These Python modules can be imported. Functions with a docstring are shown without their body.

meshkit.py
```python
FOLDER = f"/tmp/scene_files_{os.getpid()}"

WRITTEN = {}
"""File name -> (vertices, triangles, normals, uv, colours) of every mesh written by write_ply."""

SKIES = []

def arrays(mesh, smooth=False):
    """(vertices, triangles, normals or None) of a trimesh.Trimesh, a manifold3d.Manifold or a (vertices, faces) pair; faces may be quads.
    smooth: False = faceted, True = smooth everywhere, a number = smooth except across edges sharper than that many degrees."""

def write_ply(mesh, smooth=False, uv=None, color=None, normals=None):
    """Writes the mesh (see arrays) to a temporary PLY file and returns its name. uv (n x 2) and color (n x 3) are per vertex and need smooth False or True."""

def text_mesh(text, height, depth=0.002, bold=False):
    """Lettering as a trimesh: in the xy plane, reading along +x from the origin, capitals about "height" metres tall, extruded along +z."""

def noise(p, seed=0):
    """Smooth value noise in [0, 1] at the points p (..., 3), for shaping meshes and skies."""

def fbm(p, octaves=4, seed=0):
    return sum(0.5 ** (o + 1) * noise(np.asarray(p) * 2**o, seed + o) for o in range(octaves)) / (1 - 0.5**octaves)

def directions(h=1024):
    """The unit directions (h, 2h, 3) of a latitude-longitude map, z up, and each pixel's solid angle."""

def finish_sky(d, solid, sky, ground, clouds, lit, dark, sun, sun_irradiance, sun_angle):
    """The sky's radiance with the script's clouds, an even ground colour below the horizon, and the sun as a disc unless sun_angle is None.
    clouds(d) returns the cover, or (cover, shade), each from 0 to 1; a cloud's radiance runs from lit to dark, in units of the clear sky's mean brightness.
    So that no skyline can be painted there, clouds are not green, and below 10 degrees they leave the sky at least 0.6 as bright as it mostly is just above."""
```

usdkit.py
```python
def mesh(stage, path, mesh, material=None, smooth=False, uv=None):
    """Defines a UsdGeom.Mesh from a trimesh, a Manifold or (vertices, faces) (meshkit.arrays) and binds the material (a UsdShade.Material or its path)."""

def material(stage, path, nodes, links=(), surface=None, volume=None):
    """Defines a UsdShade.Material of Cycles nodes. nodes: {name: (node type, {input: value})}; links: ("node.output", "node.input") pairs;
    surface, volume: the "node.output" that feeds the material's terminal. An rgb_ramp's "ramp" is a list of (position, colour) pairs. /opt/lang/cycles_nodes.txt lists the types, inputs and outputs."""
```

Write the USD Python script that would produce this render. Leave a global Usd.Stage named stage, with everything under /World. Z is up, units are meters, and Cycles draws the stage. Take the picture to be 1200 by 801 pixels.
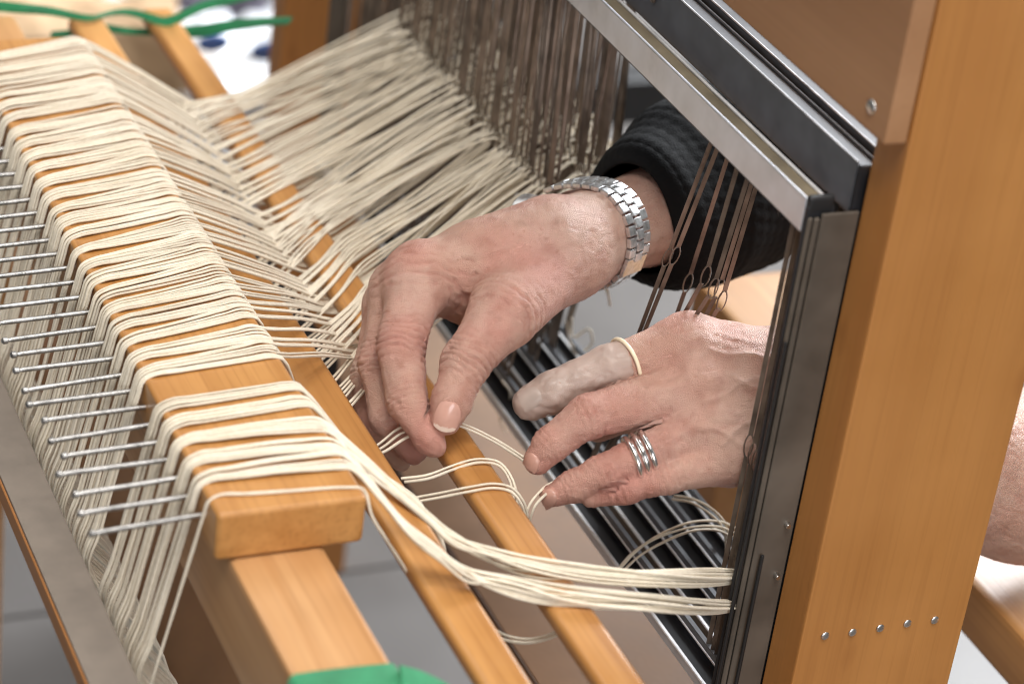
import math, random
import numpy as np, trimesh, manifold3d, usdkit
from meshkit import noise, fbm
from scipy.ndimage import map_coordinates, gaussian_filter
from scipy.spatial import cKDTree
from pxr import Usd, UsdGeom, UsdLux, UsdShade, Gf, Sdf, Vt

rng = np.random.default_rng(7)
stage = Usd.Stage.CreateInMemory()
UsdGeom.SetStageUpAxis(stage, UsdGeom.Tokens.z)
UsdGeom.SetStageMetersPerUnit(stage, 1.0)
stage.SetDefaultPrim(UsdGeom.Xform.Define(stage, '/World').GetPrim())
UsdGeom.Scope.Define(stage, '/World/Looks')

# ------------------------------------------------------------------ camera
# x runs along the warp (back to front of the loom), y along the beams, z up; metres.
ROT = np.array([[0.9159328146524885, -0.3825077961564824, 0.12146960493177258],
                [-0.09370363765527018, -0.49812424780842673, -0.8620277617544917],
                [0.39023929496264187, 0.7781773702857208, -0.49209071627318896]])
FPX = 3060.0
CAM = np.array([-0.38178271, -0.88613344, 0.63290036])
cam = UsdGeom.Camera.Define(stage, '/World/camera')
M = np.eye(4); M[0, :3] = ROT[0]; M[1, :3] = -ROT[1]; M[2, :3] = -ROT[2]; M[3, :3] = CAM
cam.AddTransformOp().Set(Gf.Matrix4d(*M.ravel().tolist()))
cam.CreateHorizontalApertureAttr(36.0); cam.CreateVerticalApertureAttr(36.0 * 683 / 1024)
cam.CreateFocalLengthAttr(36.0 * FPX / 1200)
cam.CreateClippingRangeAttr(Gf.Vec2f(0.01, 60.0))
cam.CreateFStopAttr(5.8); cam.CreateFocusDistanceAttr(1.30)
cam.CreateExposureAttr(0.34)

# ------------------------------------------------------------------ light of the room
def rect_light(name, loc, target, w, h, inten, col):
    l = UsdLux.RectLight.Define(stage, '/World/' + name)
    z = np.array(loc, float) - np.array(target, float); z /= np.linalg.norm(z)
    x = np.cross([0, 1, 0.01], z); x /= np.linalg.norm(x); y = np.cross(z, x)
    m = np.eye(4); m[0, :3] = x; m[1, :3] = y; m[2, :3] = z; m[3, :3] = loc
    l.AddTransformOp().Set(Gf.Matrix4d(*m.ravel().tolist()))
    l.CreateWidthAttr(w); l.CreateHeightAttr(h); l.CreateIntensityAttr(inten); l.CreateColorAttr(Gf.Vec3f(*col))
rect_light('ceiling_lamp', (-0.15, -0.75, 2.1), (0.1, 0.1, 0), 0.9, 0.9, 12.5, (1.0, 0.955, 0.90))
rect_light('ceiling_lamp_001', (0.5, 1.0, 2.45), (0.5, 1.0, 0), 4.2, 4.2, 1.35, (1.0, 0.98, 0.95))
rect_light('window_light', (3.2, 2.2, 1.5), (0.9, 1.6, -0.6), 2.4, 1.6, 30.0, (0.92, 0.96, 1.0))
rect_light('window_light_001', (-0.5, -3.2, 0.75), (0.1, 0, -0.2), 2.4, 1.4, 4.2, (0.95, 0.97, 1.0))
usdkit.material(stage, '/World/Looks/room', {'b': ('background_shader', {'color': (0.95, 0.93, 0.9), 'strength': 0.11})}, surface='b.background')
dome = UsdLux.DomeLight.Define(stage, '/World/room_light')
UsdShade.MaterialBindingAPI.Apply(dome.GetPrim()).Bind(UsdShade.Material.Get(stage, '/World/Looks/room'))

# ------------------------------------------------------------------ helpers
names = {}
def numbered(path):
    n = names.get(path, 0); names[path] = n + 1
    return path if n == 0 else f'{path}_{n:03d}'
def tag(p, label=None, cat=None, group=None, kind=None):
    for k, v in (('label', label), ('category', cat), ('group', group), ('kind', kind)):
        if v: p.SetCustomDataByKey(k, v)
    return p
def thing(name, label, cat, group=None):
    p = UsdGeom.Xform.Define(stage, numbered('/World/' + name)).GetPrim()
    return tag(p, label, cat, group)
def obj(name, mesh, mat, parent=None, smooth=False, label=None, cat=None, group=None, kind=None, color=None):
    path = numbered((str(parent.GetPath()) if parent else '/World') + '/' + name)
    m = usdkit.mesh(stage, path, mesh, MAT[mat], smooth=smooth)
    if color is not None:
        UsdGeom.PrimvarsAPI(m).CreatePrimvar('tint', Sdf.ValueTypeNames.Color3fArray, 'vertex').Set(Vt.Vec3fArray.FromNumpy(np.asarray(color, np.float32)))
    return tag(m.GetPrim(), label, cat, group, kind)
def ray(u, v): return ROT.T @ np.array([(u - 600) / FPX, (v - 400) / FPX, 1.0])
def at(u, v, x=None, y=None, z=None):
    r = ray(u, v); t = (x - CAM[0]) / r[0] if x is not None else (y - CAM[1]) / r[1] if y is not None else (z - CAM[2]) / r[2]
    return CAM + r * t
def dep(u, v, d): return CAM + ray(u, v) * d
def rbox(x0, x1, y0, y1, z0, z1, r=0.002, n=3):
    """a box with rounded edges"""
    r = min(r, (x1 - x0) / 2.01, (y1 - y0) / 2.01, (z1 - z0) / 2.01)
    a = np.linspace(0, np.pi / 2, n)
    o = np.array([(math.cos(t) * math.cos(p), math.cos(t) * math.sin(p), math.sin(t)) for t in a for p in a])
    pts = []
    for sx in (-1, 1):
        for sy in (-1, 1):
            for sz in (-1, 1):
                c = np.array([x1 - r if sx > 0 else x0 + r, y1 - r if sy > 0 else y0 + r, z1 - r if sz > 0 else z0 + r])
                pts.append(c + o * r * [sx, sy, sz])
    return trimesh.convex.convex_hull(np.unique(np.round(np.vstack(pts), 7), axis=0))
def box(x0, x1, y0, y1, z0, z1):
    m = trimesh.creation.box((x1 - x0, y1 - y0, z1 - z0)); m.apply_translation(((x0 + x1) / 2, (y0 + y1) / 2, (z0 + z1) / 2)); return m
def join(*ms): return trimesh.util.concatenate([m for m in ms])
def spline(pts, n=6):
    p = np.asarray(pts, float); q = np.vstack([2 * p[0] - p[1], p, 2 * p[-1] - p[-2]]); out = []
    for i in range(len(p) - 1):
        a, b, c, d = q[i:i + 4]
        # centripetal tangents keep sharp bends tidy
        lab, lbc, lcd = (max(np.linalg.norm(s), 1e-6) ** 0.5 for s in (b - a, c - b, d - c))
        m1 = (c - b) + lbc * ((b - a) / lab - (c - a) / (lab + lbc)); m2 = (c - b) + lbc * ((d - c) / lcd - (d - b) / (lbc + lcd))
        for t in np.linspace(0, 1, n, endpoint=False):
            out.append((2*t**3 - 3*t**2 + 1) * b + (t**3 - 2*t**2 + t) * m1 + (-2*t**3 + 3*t**2) * c + (t**3 - t**2) * m2)
    out.append(p[-1]); return np.array(out)
def tube(p, r, k=6, squash=None):
    """a tube along p; r a number or one radius per point"""
    p = np.asarray(p, float); r = np.broadcast_to(np.asarray(r, float), len(p))
    t = np.gradient(p, axis=0); t /= np.maximum(np.linalg.norm(t, axis=1, keepdims=True), 1e-9)
    u = np.cross(t[0], [0.13, 0.2, 0.97]); u /= np.linalg.norm(u); us = []
    for i in range(len(p)):
        u = u - t[i] * (u @ t[i]); u /= np.linalg.norm(u); us.append(u)
    us = np.array(us); ws = np.cross(t, us); a = np.arange(k) * 2 * np.pi / k
    v = p[:, None] + r[:, None, None] * (np.cos(a)[None, :, None] * us[:, None] + np.sin(a)[None, :, None] * ws[:, None])
    v = v.reshape(-1, 3); n = len(p); i, j = np.meshgrid(np.arange(n - 1), np.arange(k), indexing='ij'); j2 = (j + 1) % k
    A, B, Cc, D = i*k + j, i*k + j2, (i+1)*k + j2, (i+1)*k + j
    f = np.vstack([np.stack([A, B, Cc], -1).reshape(-1, 3), np.stack([A, Cc, D], -1).reshape(-1, 3)])
    v = np.vstack([v, p[:1], p[-1:]]); c0, c1 = len(v) - 2, len(v) - 1; jj = np.arange(k)
    f = np.vstack([f, np.stack([np.full(k, c0), (jj + 1) % k, jj], -1), np.stack([np.full(k, c1), (n-1)*k + jj, (n-1)*k + (jj + 1) % k], -1)])
    return trimesh.Trimesh(v, f, process=False)
def yarn_tube(p, r):
    p = np.asarray(p); s_ = np.r_[0, np.cumsum(np.linalg.norm(np.diff(p, axis=0), axis=1))]; z_ = p[0, 1] * 913
    return tube(p, r * (0.84 + .34 * noise(np.stack([s_ / .006, np.full(len(p), z_), np.zeros(len(p))], 1), 2)), 6)
def ribbon(p, w, th=0.0006):
    """a flat tape along p; w = the width direction (times half the width) at each point"""
    p = np.asarray(p, float); w = np.asarray(w, float); w = np.broadcast_to(w, p.shape)
    t = np.gradient(p, axis=0); n = np.cross(t, w); n /= np.linalg.norm(n, axis=1, keepdims=True) + 1e-9; n = n * th / 2
    v = np.stack([p - w - n, p + w - n, p + w + n, p - w + n], 1).reshape(-1, 3); f = []
    for i in range(len(p) - 1):
        for j in range(4):
            a, b, c, d = 4*i + j, 4*i + (j+1) % 4, 4*i + 4 + (j+1) % 4, 4*i + 4 + j; f += [(a, b, c), (a, c, d)]
    e = 4 * (len(p) - 1); f += [(0, 2, 1), (0, 3, 2), (e, e+1, e+2), (e, e+2, e+3)]
    m = trimesh.Trimesh(v, f, process=False); return m
def cyl(a, b, r, k=10, r2=None, end=0.25):
    a, b = np.asarray(a, float), np.asarray(b, float); d = (b - a) / np.linalg.norm(b - a); r2 = r if r2 is None else r2
    return tube(np.array([a, a + d * r * end, b - d * r2 * end, b]), [r * (1 - end * .6), r, r2, r2 * (1 - end * .6)], k)

# ------------------------------------------------------------------ materials
MAT = {}
def mat(name, nodes, links, surface='p.BSDF'):
    MAT[name] = usdkit.material(stage, '/World/Looks/' + name, nodes, links, surface=surface)
def plain(name, col, rough=0.5, metal=0.0, var=0.08, scale=30, bump=0.0, bscale=200, **extra):
    lo, hi = tuple(c * (1 - var) for c in col), tuple(min(1, c * (1 + var)) for c in col)
    nodes = {'g': ('geometry', {}), 'n': ('noise_texture', {'scale': scale, 'detail': 5}), 'r': ('rgb_ramp', {'ramp': [(0.3, lo), (0.7, hi)]}),
             'm': ('map_range', {'from_min': 0.3, 'from_max': 0.7, 'to_min': max(0.02, rough - .07), 'to_max': rough + .07}),
             'p': ('principled_bsdf', {'metallic': metal, **extra})}
    links = [('g.position', 'n.vector'), ('n.fac', 'r.fac'), ('r.color', 'p.base_color'), ('n.fac', 'm.value'), ('m.result', 'p.roughness')]
    if bump:
        nodes['bn'] = ('noise_texture', {'scale': bscale, 'detail': 4}); nodes['b'] = ('bump', {'strength': bump, 'distance': 0.001})
        links += [('g.position', 'bn.vector'), ('bn.fac', 'b.height'), ('b.normal', 'p.normal')]
    mat(name, nodes, links)
def wood(name, axis, light, dark, rough=0.38, grain=1.0, coat=0.15, fine=0.55, knots=False):
    """varnished wood, grain along an axis"""
    s = [55.0, 55.0, 55.0]; s['xyz'.index(axis)] = 2.2
    s2 = [420.0] * 3; s2['xyz'.index(axis)] = 9.0
    mid = tuple((a + b) / 2 for a, b in zip(light, dark))
    nodes = {'g': ('geometry', {}), 'm1': ('mapping', {'scale': tuple(x * grain for x in s)}), 'm2': ('mapping', {'scale': tuple(s2)}),
             'n1': ('noise_texture', {'scale': 1.0, 'detail': 4, 'distortion': 0.8}), 'n2': ('noise_texture', {'scale': 1.0, 'detail': 3}),
             'n3': ('noise_texture', {'scale': 14.0, 'detail': 4}),
             'r': ('rgb_ramp', {'ramp': [(0.22, dark), (0.45, mid), (0.62, light), (0.8, tuple(min(1, c * 1.08) for c in light))]}),
             'r2': ('rgb_ramp', {'ramp': [(0.33, (0.72, 0.66, 0.6)), (0.5, (1, 1, 1))]}),
             'r3': ('rgb_ramp', {'ramp': [(0.3, (0.9, 0.87, 0.83)), (0.65, (1.0, 1.0, 1.0))]}),
             'x': ('mix_color', {'blend_type': 'multiply', 'fac': fine}), 'x2': ('mix_color', {'blend_type': 'multiply', 'fac': 0.8}),
             'rr': ('map_range', {'from_min': 0.3, 'from_max': 0.7, 'to_min': rough - 0.08, 'to_max': rough + 0.1}),
             'b': ('bump', {'strength': 0.25, 'distance': 0.0004}),
             'p': ('principled_bsdf', {'coat_weight': coat, 'coat_roughness': 0.25})}
    links = [('g.position', 'm1.vector'), ('g.position', 'm2.vector'), ('m1.vector', 'n1.vector'), ('m2.vector', 'n2.vector'), ('g.position', 'n3.vector'),
             ('n1.fac', 'r.fac'), ('n2.fac', 'r2.fac'), ('n3.fac', 'r3.fac'), ('r.color', 'x.a'), ('r2.color', 'x.b'), ('x.result', 'x2.a'), ('r3.color', 'x2.b'),
             ('x2.result', 'p.base_color'), ('n3.fac', 'rr.value'), ('rr.result', 'p.roughness'), ('n2.fac', 'b.height'), ('b.normal', 'p.normal')]
    if knots:      # small dents and handling marks
        nodes.update({'v': ('voronoi_texture', {'scale': 26.0}), 'vm': ('mapping', {'scale': (1.0, 1.0, 0.45)}), 'vr': ('rgb_ramp', {'ramp': [(0.03, (0.62, 0.5, 0.42)), (0.16, (1, 1, 1))]}), 'x3': ('mix_color', {'blend_type': 'multiply', 'fac': 0.5})})
        links = [l for l in links if l[0] != 'x2.result'] + [('g.position', 'vm.vector'), ('vm.vector', 'v.vector'), ('v.distance', 'vr.fac'), ('x2.result', 'x3.a'), ('vr.color', 'x3.b'), ('x3.result', 'p.base_color')]
    mat(name, nodes, links)
wood('beam_wood', 'y', (0.56, 0.275, 0.085), (0.40, 0.170, 0.040))
wood('back_beam_wood', 'y', (0.58, 0.32, 0.14), (0.48, 0.235, 0.085))
wood('stick_wood', 'y', (0.58, 0.295, 0.095), (0.43, 0.19, 0.052))
wood('post_wood', 'z', (0.48, 0.212, 0.056), (0.41, 0.168, 0.041), rough=0.5, grain=0.4, coat=0.06, fine=0.22, knots=True)
wood('board_wood', 'y', (0.42, 0.222, 0.110), (0.345, 0.17, 0.078), rough=0.5, grain=0.35, coat=0.05, fine=0.15)
wood('far_wood', 'y', (0.46, 0.24, 0.085), (0.38, 0.18, 0.055), rough=0.45)
plain('plank_brown', (0.25, 0.135, 0.068), 0.6, var=0.22, scale=16, bump=0.1, bscale=300)
plain('plank_dark', (0.10, 0.05, 0.028), 0.6)
plain('slat_grey', (0.205, 0.17, 0.14), 0.65, var=0.12, scale=60, bump=0.12, bscale=500)
plain('slat_edge', (0.36, 0.15, 0.045), 0.5)
plain('steel', (0.62, 0.61, 0.60), 0.33, 1.0, var=0.12, scale=120)
plain('nail_steel', (0.40, 0.39, 0.38), 0.36, 1.0, var=0.3, scale=160, bump=0.15, bscale=600)
plain('heddle_steel', (0.215, 0.175, 0.145), 0.4, 0.7, var=0.3, scale=90)
plain('bar_silver', (0.64, 0.66, 0.71), 0.42, 0.45, var=0.12, scale=45, bump=0.05, bscale=300)
plain('bar_stained', (0.30, 0.25, 0.17), 0.45, 0.6, var=0.35, scale=30)
plain('bar_dark', (0.115, 0.12, 0.132), 0.5, 0.1, var=0.2, scale=60)
plain('bar_inner', (0.22, 0.20, 0.17), 0.5, 0.4, var=0.3, scale=50)
plain('bar_black', (0.022, 0.022, 0.025), 0.5, 0.0, var=0.2, scale=60, specular_ior_level=0.3)
plain('bar_worn', (0.46, 0.46, 0.47), 0.5, 0.4, var=0.35, scale=70)
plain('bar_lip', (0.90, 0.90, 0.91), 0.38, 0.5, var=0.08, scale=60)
plain('end_plate', (0.125, 0.104, 0.084), 0.45, 0.25, var=0.3, scale=25)
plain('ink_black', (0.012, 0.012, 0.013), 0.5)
mat('tape_green', {'g': ('geometry', {}), 'w': ('wave_texture', {'scale': 420.0, 'distortion': 1.5, 'bands_direction': 'x'}), 'w2': ('wave_texture', {'scale': 420.0, 'distortion': 1.5, 'bands_direction': 'y'}), 'x': ('mix_float', {'fac': 0.5}),
    'n': ('noise_texture', {'scale': 60.0, 'detail': 5}), 'r': ('rgb_ramp', {'ramp': [(0.3, (0.014, 0.19, 0.075)), (0.7, (0.028, 0.30, 0.125))]}), 'b': ('bump', {'strength': 0.6, 'distance': 0.0006}), 'p': ('principled_bsdf', {'roughness': 0.75, 'sheen_weight': 0.15})},
    [('g.position', 'w.vector'), ('g.position', 'w2.vector'), ('g.position', 'n.vector'), ('w.fac', 'x.a'), ('w2.fac', 'x.b'), ('x.result', 'b.height'), ('b.normal', 'p.normal'), ('n.fac', 'r.fac'), ('r.color', 'p.base_color')])
plain('tile_pale', (0.115, 0.107, 0.102), 0.38, var=0.06, scale=9, specular_ior_level=0.25)
plain('grout', (0.06, 0.055, 0.05), 0.8)
plain('kraft', (0.40, 0.27, 0.155), 0.75, var=0.12, scale=20)
plain('plastic_white', (0.75, 0.77, 0.80), 0.3, var=0.1, scale=25)
plain('plastic_blue', (0.05, 0.12, 0.35), 0.4)
plain('plastic_yellow', (0.70, 0.65, 0.15), 0.4)
plain('cloth_dark', (0.16, 0.15, 0.20), 0.8, var=0.5, scale=35)
plain('ring_silver', (0.86, 0.85, 0.84), 0.2, 1.0, var=0.05, scale=300)
plain('watch_steel', (0.70, 0.70, 0.70), 0.3, 0.9, var=0.08, scale=200)
plain('watch_dial', (0.75, 0.76, 0.78), 0.25, 0.2)
plain('sweater', (0.0055, 0.0055, 0.006), 0.9, var=0.25, scale=260, bump=0.5, bscale=900, specular_ior_level=0.2)
plain('latex', (0.57, 0.46, 0.40), 0.38, var=0.14, scale=70, alpha=0.6)
plain('latex_rim', (0.80, 0.69, 0.50), 0.4)
def yarn(name, a, b):
    mat(name, {'g': ('geometry', {}), 'o': ('object_info', {}), 'n': ('noise_texture', {'scale': 420.0, 'detail': 3}), 'n2': ('noise_texture', {'scale': 25.0, 'detail': 3}),
               'r': ('rgb_ramp', {'ramp': [(0.3, b), (0.65, a)]}), 'h': ('hsv', {}), 'mv': ('map_range', {'from_min': 0, 'from_max': 1, 'to_min': 0.88, 'to_max': 1.06}),
               'bn': ('noise_texture', {'scale': 1500.0, 'detail': 2}), 'b': ('bump', {'strength': 0.5, 'distance': 0.0004}),
               'x': ('mix_float', {'fac': 0.5}), 'p': ('principled_bsdf', {'roughness': 0.85, 'sheen_weight': 0.15, 'specular_ior_level': 0.2})},
        [('g.position', 'n.vector'), ('g.position', 'n2.vector'), ('g.position', 'bn.vector'), ('n.fac', 'x.a'), ('n2.fac', 'x.b'), ('x.result', 'r.fac'), ('r.color', 'h.color'),
         ('o.random', 'mv.value'), ('mv.result', 'h.value'), ('h.color', 'p.base_color'), ('bn.fac', 'b.height'), ('b.normal', 'p.normal')])
yarn('yarn', (0.86, 0.78, 0.645), (0.72, 0.63, 0.485))
mat('skin', {'g': ('geometry', {}), 'a': ('attribute', {'attribute': 'tint'}), 'n': ('noise_texture', {'scale': 95.0, 'detail': 5}), 'n2': ('noise_texture', {'scale': 520.0, 'detail': 3}),
             'v': ('voronoi_texture', {'scale': 1150.0, 'feature': 'distance_to_edge'}), 'w': ('noise_texture', {'scale': 340.0, 'detail': 4, 'distortion': 1.5}),
             'r': ('rgb_ramp', {'ramp': [(0.3, (0.86, 0.78, 0.76)), (0.5, (1, 1, 1)), (0.75, (1.06, 1.05, 1.04))]}), 'x': ('mix_color', {'blend_type': 'multiply', 'fac': 1.0, 'use_clamp': False}),
             'sp': ('rgb_ramp', {'ramp': [(0.66, (1, 1, 1)), (0.74, (0.80, 0.66, 0.6))]}), 'x2': ('mix_color', {'blend_type': 'multiply', 'fac': 0.8}),
             'vr': ('map_range', {'from_min': 0.0, 'from_max': 0.25, 'to_min': 0.0, 'to_max': 1.0, 'clamp': True}),
             'ad': ('math', {'math_type': 'multiply_add', 'value2': 1.6}),
             'b': ('bump', {'strength': 0.8, 'distance': 0.0005}),
             'rr': ('map_range', {'from_min': 0.3, 'from_max': 0.7, 'to_min': 0.42, 'to_max': 0.6}),
             'p': ('principled_bsdf', {'subsurface_weight': 0.09, 'subsurface_scale': 0.004, 'subsurface_radius': (1.0, 0.35, 0.2), 'specular_ior_level': 0.42})},
    [('g.position', 'n.vector'), ('g.position', 'n2.vector'), ('g.position', 'v.vector'), ('g.position', 'w.vector'), ('n.fac', 'r.fac'), ('a.color', 'x.a'), ('r.color', 'x.b'),
     ('n2.fac', 'sp.fac'), ('x.result', 'x2.a'), ('sp.color', 'x2.b'), ('x2.result', 'p.base_color'), ('v.distance', 'vr.value'), ('w.fac', 'ad.value1'), ('vr.result', 'ad.value3'),
     ('ad.value', 'b.height'), ('b.normal', 'p.normal'), ('n.fac', 'rr.value'), ('rr.result', 'p.roughness')])
plain('nail_red', (0.50, 0.275, 0.215), 0.28, var=0.08, scale=150)
plain('nail_pale', (0.74, 0.58, 0.49), 0.25, coat_weight=0.2)
plain('nail_skin', (0.60, 0.345, 0.28), 0.22, var=0.06, scale=150, coat_weight=0.3)

# ------------------------------------------------------------------ the floor
ZF = -0.62
floor = obj('floor', box(-4, 7, -3, 9, ZF - 0.05, ZF - 0.004), 'grout', kind='structure')
gl = at(0, 724, z=ZF)[1]          # one joint of the tiles as the photograph shows it
T = 0.60
for i in range(-1, 6):
    for j in range(-2, 6):
        x0 = 0.52 - T + (i - 1) * T; y0 = gl + j * T
        obj('tile', rbox(x0 + .0018, x0 + T - .0018, y0 + .0013, y0 + T - .0013, ZF - 0.012, ZF, 0.0012, 2), 'tile_pale', floor)

# ------------------------------------------------------------------ the loom
loom = thing('table_loom', 'honey coloured wooden weaving loom frame around the metal harness frames', 'loom')
PX, PYF, PYN = 0.2265, -0.0015, -0.0275     # near side post: left face, far face, near face
PW = at(1140, 690, y=PYN)[0]                 # its right face
FY = 0.765                                    # far side post
post = obj('side_post', rbox(PX, PW, PYN, PYF, ZF, 0.42, 0.0016), 'post_wood', loom, smooth=35)
for u, v in ((966.5, 743.5), (998.5, 739.5), (1031, 734.5), (1063, 729), (1095, 725)):
    p = at(u, v, y=PYN); s = trimesh.creation.icosphere(2, 0.0023); s.apply_scale((1, 0.35, 1)); s.apply_translation(p + [0, -0.0004, 0]); obj('nail_head', s, 'steel', post, smooth=True)
obj('side_post', rbox(PX, PW, FY, FY + 0.026, ZF, 0.42, 0.0016), 'post_wood', loom, smooth=35)
ZB = 0.1695
BX = 0.2145
castle = obj('castle_board', rbox(BX, PX - .0004, PYN + .0015, FY + 0.024, ZB, 0.42, 0.0012), 'board_wood', loom, smooth=35)
p = at(1021, 125, x=BX); s = trimesh.creation.icosphere(2, 0.0036); s.apply_scale((0.4, 1, 1)); s.apply_translation(p); obj('screw', s, 'steel', castle, smooth=True)
obj('castle_top', rbox(0.130, PW + .004, PYN - .004, FY + .03, 0.4202, 0.440, .002), 'board_wood', loom, smooth=35)  # unseen board, added above the frames to shade the heddles and warp
obj('lower_shelf', rbox(0.055, 0.160, 0.43, 0.74, -0.212, -0.200, .0015), 'ink_black', loom, smooth=35)  # black plate added under the warp to darken the gaps between threads
# back beam that carries the raddle
obj('back_beam', rbox(-0.0590, -0.0140, -0.30, 0.592, -0.075, -0.0252, 0.004), 'back_beam_wood', loom, smooth=35)
for y in (-0.27, 0.56):
    obj('beam_leg', rbox(-0.055, -0.018, y, y + 0.028, ZF, -0.0755, 0.002), 'back_beam_wood', loom, smooth=35)
# back slat under the nails, brown plank over the floor, warp roller, front beam
slat = obj('back_slat', rbox(-0.1160, -0.0940, -0.30, 0.60, -0.100, -0.0900, 0.0012), 'slat_grey', loom, smooth=35)
obj('slat_edge', rbox(-0.1174, -0.1162, -0.30, 0.60, -0.1004, -0.0902, 0.0005, 2), 'slat_edge', slat)
ang = np.linspace(0, 2 * np.pi, 40, endpoint=False)
ro = trimesh.creation.cylinder(0.055, 1.02, sections=48); ro.apply_transform(trimesh.transformations.rotation_matrix(np.pi / 2, [1, 0, 0])); ro.apply_translation((0.035, 0.24, -0.30))
obj('warp_roller', ro, 'plank_brown', loom, smooth=40)
obj('base_plank', rbox(0.1655, 0.262, -0.30, 0.50, -0.232, -0.22, 0.001), 'plank_brown', loom, smooth=35)
obj('plank_edge', rbox(0.1632, 0.1652, -0.30, 0.50, -0.236, -0.2195, 0.0008, 2), 'plank_dark', loom)
fb0 = at(1142, 686, z=-0.16); fb1 = at(930, 320, z=-0.16)
obj('front_beam', rbox(fb0[0], fb0[0] + 0.085, -0.15, 0.425, -0.195, -0.16, 0.006), 'far_wood', loom, smooth=35)
obj('beam_leg', rbox(fb0[0] + .02, fb0[0] + .06, -.148, -.118, ZF, -0.1955, .003), 'far_wood', loom, smooth=35)
obj('beam_leg', rbox(fb0[0] + .02, fb0[0] + .06, .38, .41, ZF, -0.1955, .003), 'far_wood', loom, smooth=35)

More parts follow.
